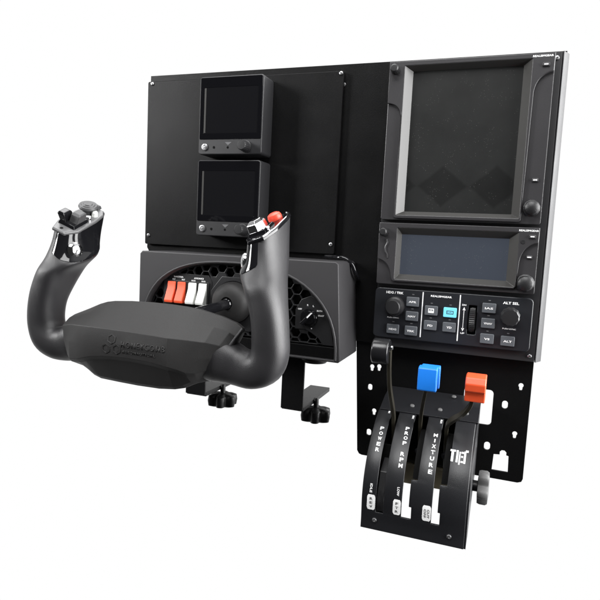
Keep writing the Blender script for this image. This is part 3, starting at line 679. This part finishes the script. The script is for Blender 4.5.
# top sheet and side walls
tp = [(-29.6, -360.4), (-6, -351.6), (22, -347.6), (22, -349.8), (-5.5, -353.8), (-28.6, -362.4)]
link('top_sheet', hull_pts([(18.4, y, z) for y, z in tp], [(117.6, y, z) for y, z in tp]), 'quad', q, bevel=0.3)
side = [(p.y+2.4, p.z-0.5) for p in PROF[::3]]+[(-84, -463.5), (-60, -463.5), (-40, -450), (-10, -436), (22, -430), (22, -350.2), (-5, -354.2), (-28, -362.9)]
link('side_wall', hull_pts([(18.2, y, z) for y, z in side], [(20, y, z) for y, z in side]), 'quad', q, smooth=30)
link('side_wall', hull_pts([(113.8, y, z) for y, z in side], [(117.2, y, z) for y, z in side]), 'quad', q, smooth=30, bevel=0.4)
link('rear_plate', box(20.2, 113.6, 20, 21.4, -429, -352), 'void', q)
bs = link('cross_bar', box(21, 113, 6, 12, -451, -428.8), 'olive', q, bevel=0.5)
for x in (44, 62.5, 77, 88.5):
    link('inner_bolt', lathe([(3.2, 0), (3.2, 3), (2.2, 3.4), (0, 3.4)], (x, -40, -392+random.uniform(-4, 4)), (0, -1, 0), 6), 'quad', q)
s = link('screw', screw_mesh(31.4, -86.2, -454.4, 2.3), 'steel', q); copy_part(s, (70.4, 0, -0.6))
s = link('screw', lathe([(2.4, 0), (2.2, 0.8), (1.2, 1.3), (0, 1.0)], (50.2, -18, -356.0), (0, -0.35, 0.94), 18), 'greyk', q); copy_part(s, (28.7, 0, 0)); copy_part(s, (55, 0, 0)); copy_part(s, (39.5, 28, 8.5))
ck = [(p_.y+3.0, p_.z-0.4) for p_ in PROF[10:]if p_.z > -409] + [(-60, -409), (-40, -380), (-40, -372)]
for x0, x1 in ((64.2, 69.0), (90.8, 96.0)):
    link('guide_cheek', hull_pts([(x0, y, z) for y, z in ck], [(x1, y, z) for y, z in ck]), 'void', q, smooth=0)
# stacked lettering follows the curve
def on_curve(s_, x, z, wid, hei, rot=False, lift=0.02):
    p, t_ = prof_at_z(z); up = -t_
    if rot: return fit_text(s_, wid, hei, (x, p.y, p.z), X=t_, Y=Vector((1, 0, 0)), thick=0.14+lift, bold=0.03)
    return fit_text(s_, wid, hei, (x, p.y, p.z), X=(1, 0, 0), Y=up, thick=0.14+lift, bold=0.03)
def stack(word, x, z0, z1, wid=3.9, hei=4.0):
    n = len(word); out_ = []
    # even spacing along the curve, not in height
    def s_at(z):
        for i, (a, b) in enumerate(zip(PROF, PROF[1:])):
            if a.z >= z >= b.z: return LEN[i]+(LEN[i+1]-LEN[i])*(a.z-z)/(a.z-b.z)
        return LEN[-1]
    def z_at(s_):
        for i in range(len(PROF)-1):
            if LEN[i] <= s_ <= LEN[i+1]: return PROF[i].z+(PROF[i+1].z-PROF[i].z)*(s_-LEN[i])/(LEN[i+1]-LEN[i])
        return PROF[-1].z
    a, b = s_at(z0), s_at(z1)
    for k, c in enumerate(word):
        if c == ' ': continue
        out_.append(on_curve(c, x, z_at(a+(b-a)*k/(n-1)), wid if c != 'I' else 1.2, hei))
    return [join(*out_)]
let = stack('POWER', 27.0, -373.5, -389.5) + stack('PROP RPM', 51.8, -371.0, -398.8) + stack('MIXTURE', 79.8, -372.5, -399.4)
let += [on_curve('IDLE', 26.6, -422.5, 8.6, 2.3, True), on_curve('LOW', 52.6, -421, 8.2, 2.4, True)]
let += [on_curve('MAX', 29.2, -362.2, 3.6, 2.0, True), on_curve('MAX', 54.4, -363.2, 5.2, 2.0, True), on_curve('RICH', 82.6, -363.2, 5.2, 2.0, True)]
# the maker's mark on the right strip
p, t_ = prof_at_z(-384.5); up = -t_; nrm = Vector((1, 0, 0)).cross(up)
def bars(lst):
    ms = []
    for u0, v0, u1, v1 in lst:
        b_ = bmesh.new(); c0 = Vector((103.0, p.y, p.z))+nrm*0.16
        b_.faces.new([b_.verts.new(c0+Vector((1, 0, 0))*u+up*v) for u, v in ((u0, v0), (u1, v0), (u1, v1), (u0, v1))]); ms.append(bm_mesh(b_))
    return ms
let += [join(*bars([(-7.4, 4.2, -2.4, 6.2), (-6.2, -6.0, -4.0, 4.0), (-1.6, -6.2, 0.2, 6.2), (1.0, -8.2, 2.2, 5.0), (2.8, 3.4, 5.0, 5.2), (2.8, -0.8, 4.6, 1.0), (2.8, -6.0, 5.0, -4.2), (5.4, -6.4, 7.2, 6.0), (6.6, 5.2, 9.2, 7.4)]))]
lettering(q, let)
# white tags beside the slots
def tag_patch(x0, x1, hook):
    b_ = bmesh.new(); prev = None
    zs = [-428.6-1.4*k for k in range(12)]
    rows = []
    for k, z in enumerate(zs):
        p_, t2 = prof_at_z(z); n_ = Vector((1, 0, 0)).cross(-t2)
        ins_ = 1.2 if k in (0, len(zs)-1) else (0.3 if k in (1, len(zs)-2) else 0)
        xe = x1+(hook if k >= len(zs)-2 else 0)
        rows.append([b_.verts.new(Vector((x, p_.y, p_.z))+n_*0.12) for x in (x0+ins_, xe-(ins_ if not hook else 0))])
    for a, b in zip(rows, rows[1:]): b_.faces.new((a[0], a[1], b[1], b[0]))
    return bm_mesh(b_)
for x0, x1, w_, st in ((23.4, 31.4, 'REV', 1), (48.6, 56.0, 'FTR', 1), (76.2, 84.2, 'CUT OFF', 0)):
    tg = link('white_tag', tag_patch(x0, x1, 0), 'white', q, smooth=0)
    xm = (x0+x1)/2
    if st: ms = [on_curve(c, xm, -432.6-4.0*k, 2.8, 2.6, lift=0.14) for k, c in enumerate(w_)]
    else: ms = [on_curve('CUT', xm+1.5, -436.4, 9, 2.0, True, lift=0.14), on_curve('OFF', xm-1.6, -436.4, 9, 2.0, True, lift=0.14)]
    lettering(tg, ms, 'greyk', 'legend')
# levers
def lever(pts, handle_mesh, m, lab, hw=1.7, ht=3.0):
    o = link('lever', tube(catmull(pts, 5), 1, flat=(hw, ht)), 'brass', q, bevel=0.4, smooth=40); o['label'] = lab
    link('lever_knob', handle_mesh, m, o, bevel=1.0, segs=3, smooth=40)
hm = lathe([(11.4, 0), (12.3, 1), (12.3, 15.0), (11.6, 16.0), (9, 16.2)], (16.6, -72, -291.4), (1, 0, 0), 40)
lever([(35.6, -20, -420), (36, -40, -376), (35.8, -46, -358), (33.6, -62, -330), (32.8, -68, -310), (32.8, -72, -290)], hm, 'gloss2', 'left lever with black round knob')
link('lever_pin', lathe([(2.0, 0), (2.0, 1.6), (0, 2.0)], (34.0, -72, -287), (1, 0, 0), 14), 'steel', q)
def kbox(x0, x1, y0, y1, z0, z1, cut):
    a = [(y0, z0+1), (y0-1.5, (z0+z1)/2), (y0, z1-1.5), (y0+3, z1), (y1-2, z1), (y1, z1-3), (y1, z0+3), (y1-2, z0), (y0+3, z0)]
    return hull_pts([(x0, y, z) for y, z in a], [(x1, y, z) for y, z in a])
lever([(62.6, -20, -420), (62.8, -38, -376), (63.2, -44, -358), (66.5, -58, -336), (70.0, -70, -318)], kbox(62.6, 79.8, -84, -73, -322.6, -299.4, 0), 'blue', 'middle lever with blue knob')
link('knob_flange', kbox(64.0, 81.2, -72.8, -65, -321.8, -299.6, 0), 'blue', bpy.data.objects['lever.001'], bevel=1.0, segs=3, smooth=40)
lever([(88.6, -20, -420), (88.8, -40, -378), (89.6, -48, -362), (94.5, -58, -353), (103.5, -70, -343), (110.5, -76, -332), (112.5, -78, -322)], hull_pts(*[[(x, y, z) for y, z in ((-84, -326.2), (-85.5, -317.2), (-89, -315.8), (-90, -309), (-87, -303.2), (-80, -301.6), (-68, -302.6), (-66, -308), (-67, -323), (-70, -326.4))] for x in (105.4, 123.0)]), 'red', 'right lever with orange red knob')
link('friction_shaft', lathe([(5.5, 0), (5.5, 6)], (117.2, -22, -428), (1, 0, 0), 24), 'quad', q)
link('friction_knob', lathe([(8, 0), (16.5, 0.6), (17.4, 3), (17.4, 8.5), (16, 10.6), (8, 11.4), (0, 11.4)], (121.6, -22, -428), (1, 0, 0), 90, 5, 0.32, 1.5, rot=0.5), 'greyk', q, smooth=50)
# slot 1 is filled by a black slide block
link('slide_back', box(20.4, 40.5, -58, -55, -462, -388), 'void', q, smooth=0)
link('slide_block', hull_pts([(32.3, y, z) for y, z in ((-84, -424), (-87, -432), (-84, -445.6), (-60, -445.6), (-60, -400), (-78, -408))], [(39.1, y, z) for y, z in ((-84, -424), (-87, -432), (-84, -445.6), (-60, -445.6), (-60, -400), (-78, -408))]), 'knob', q, bevel=0.6)
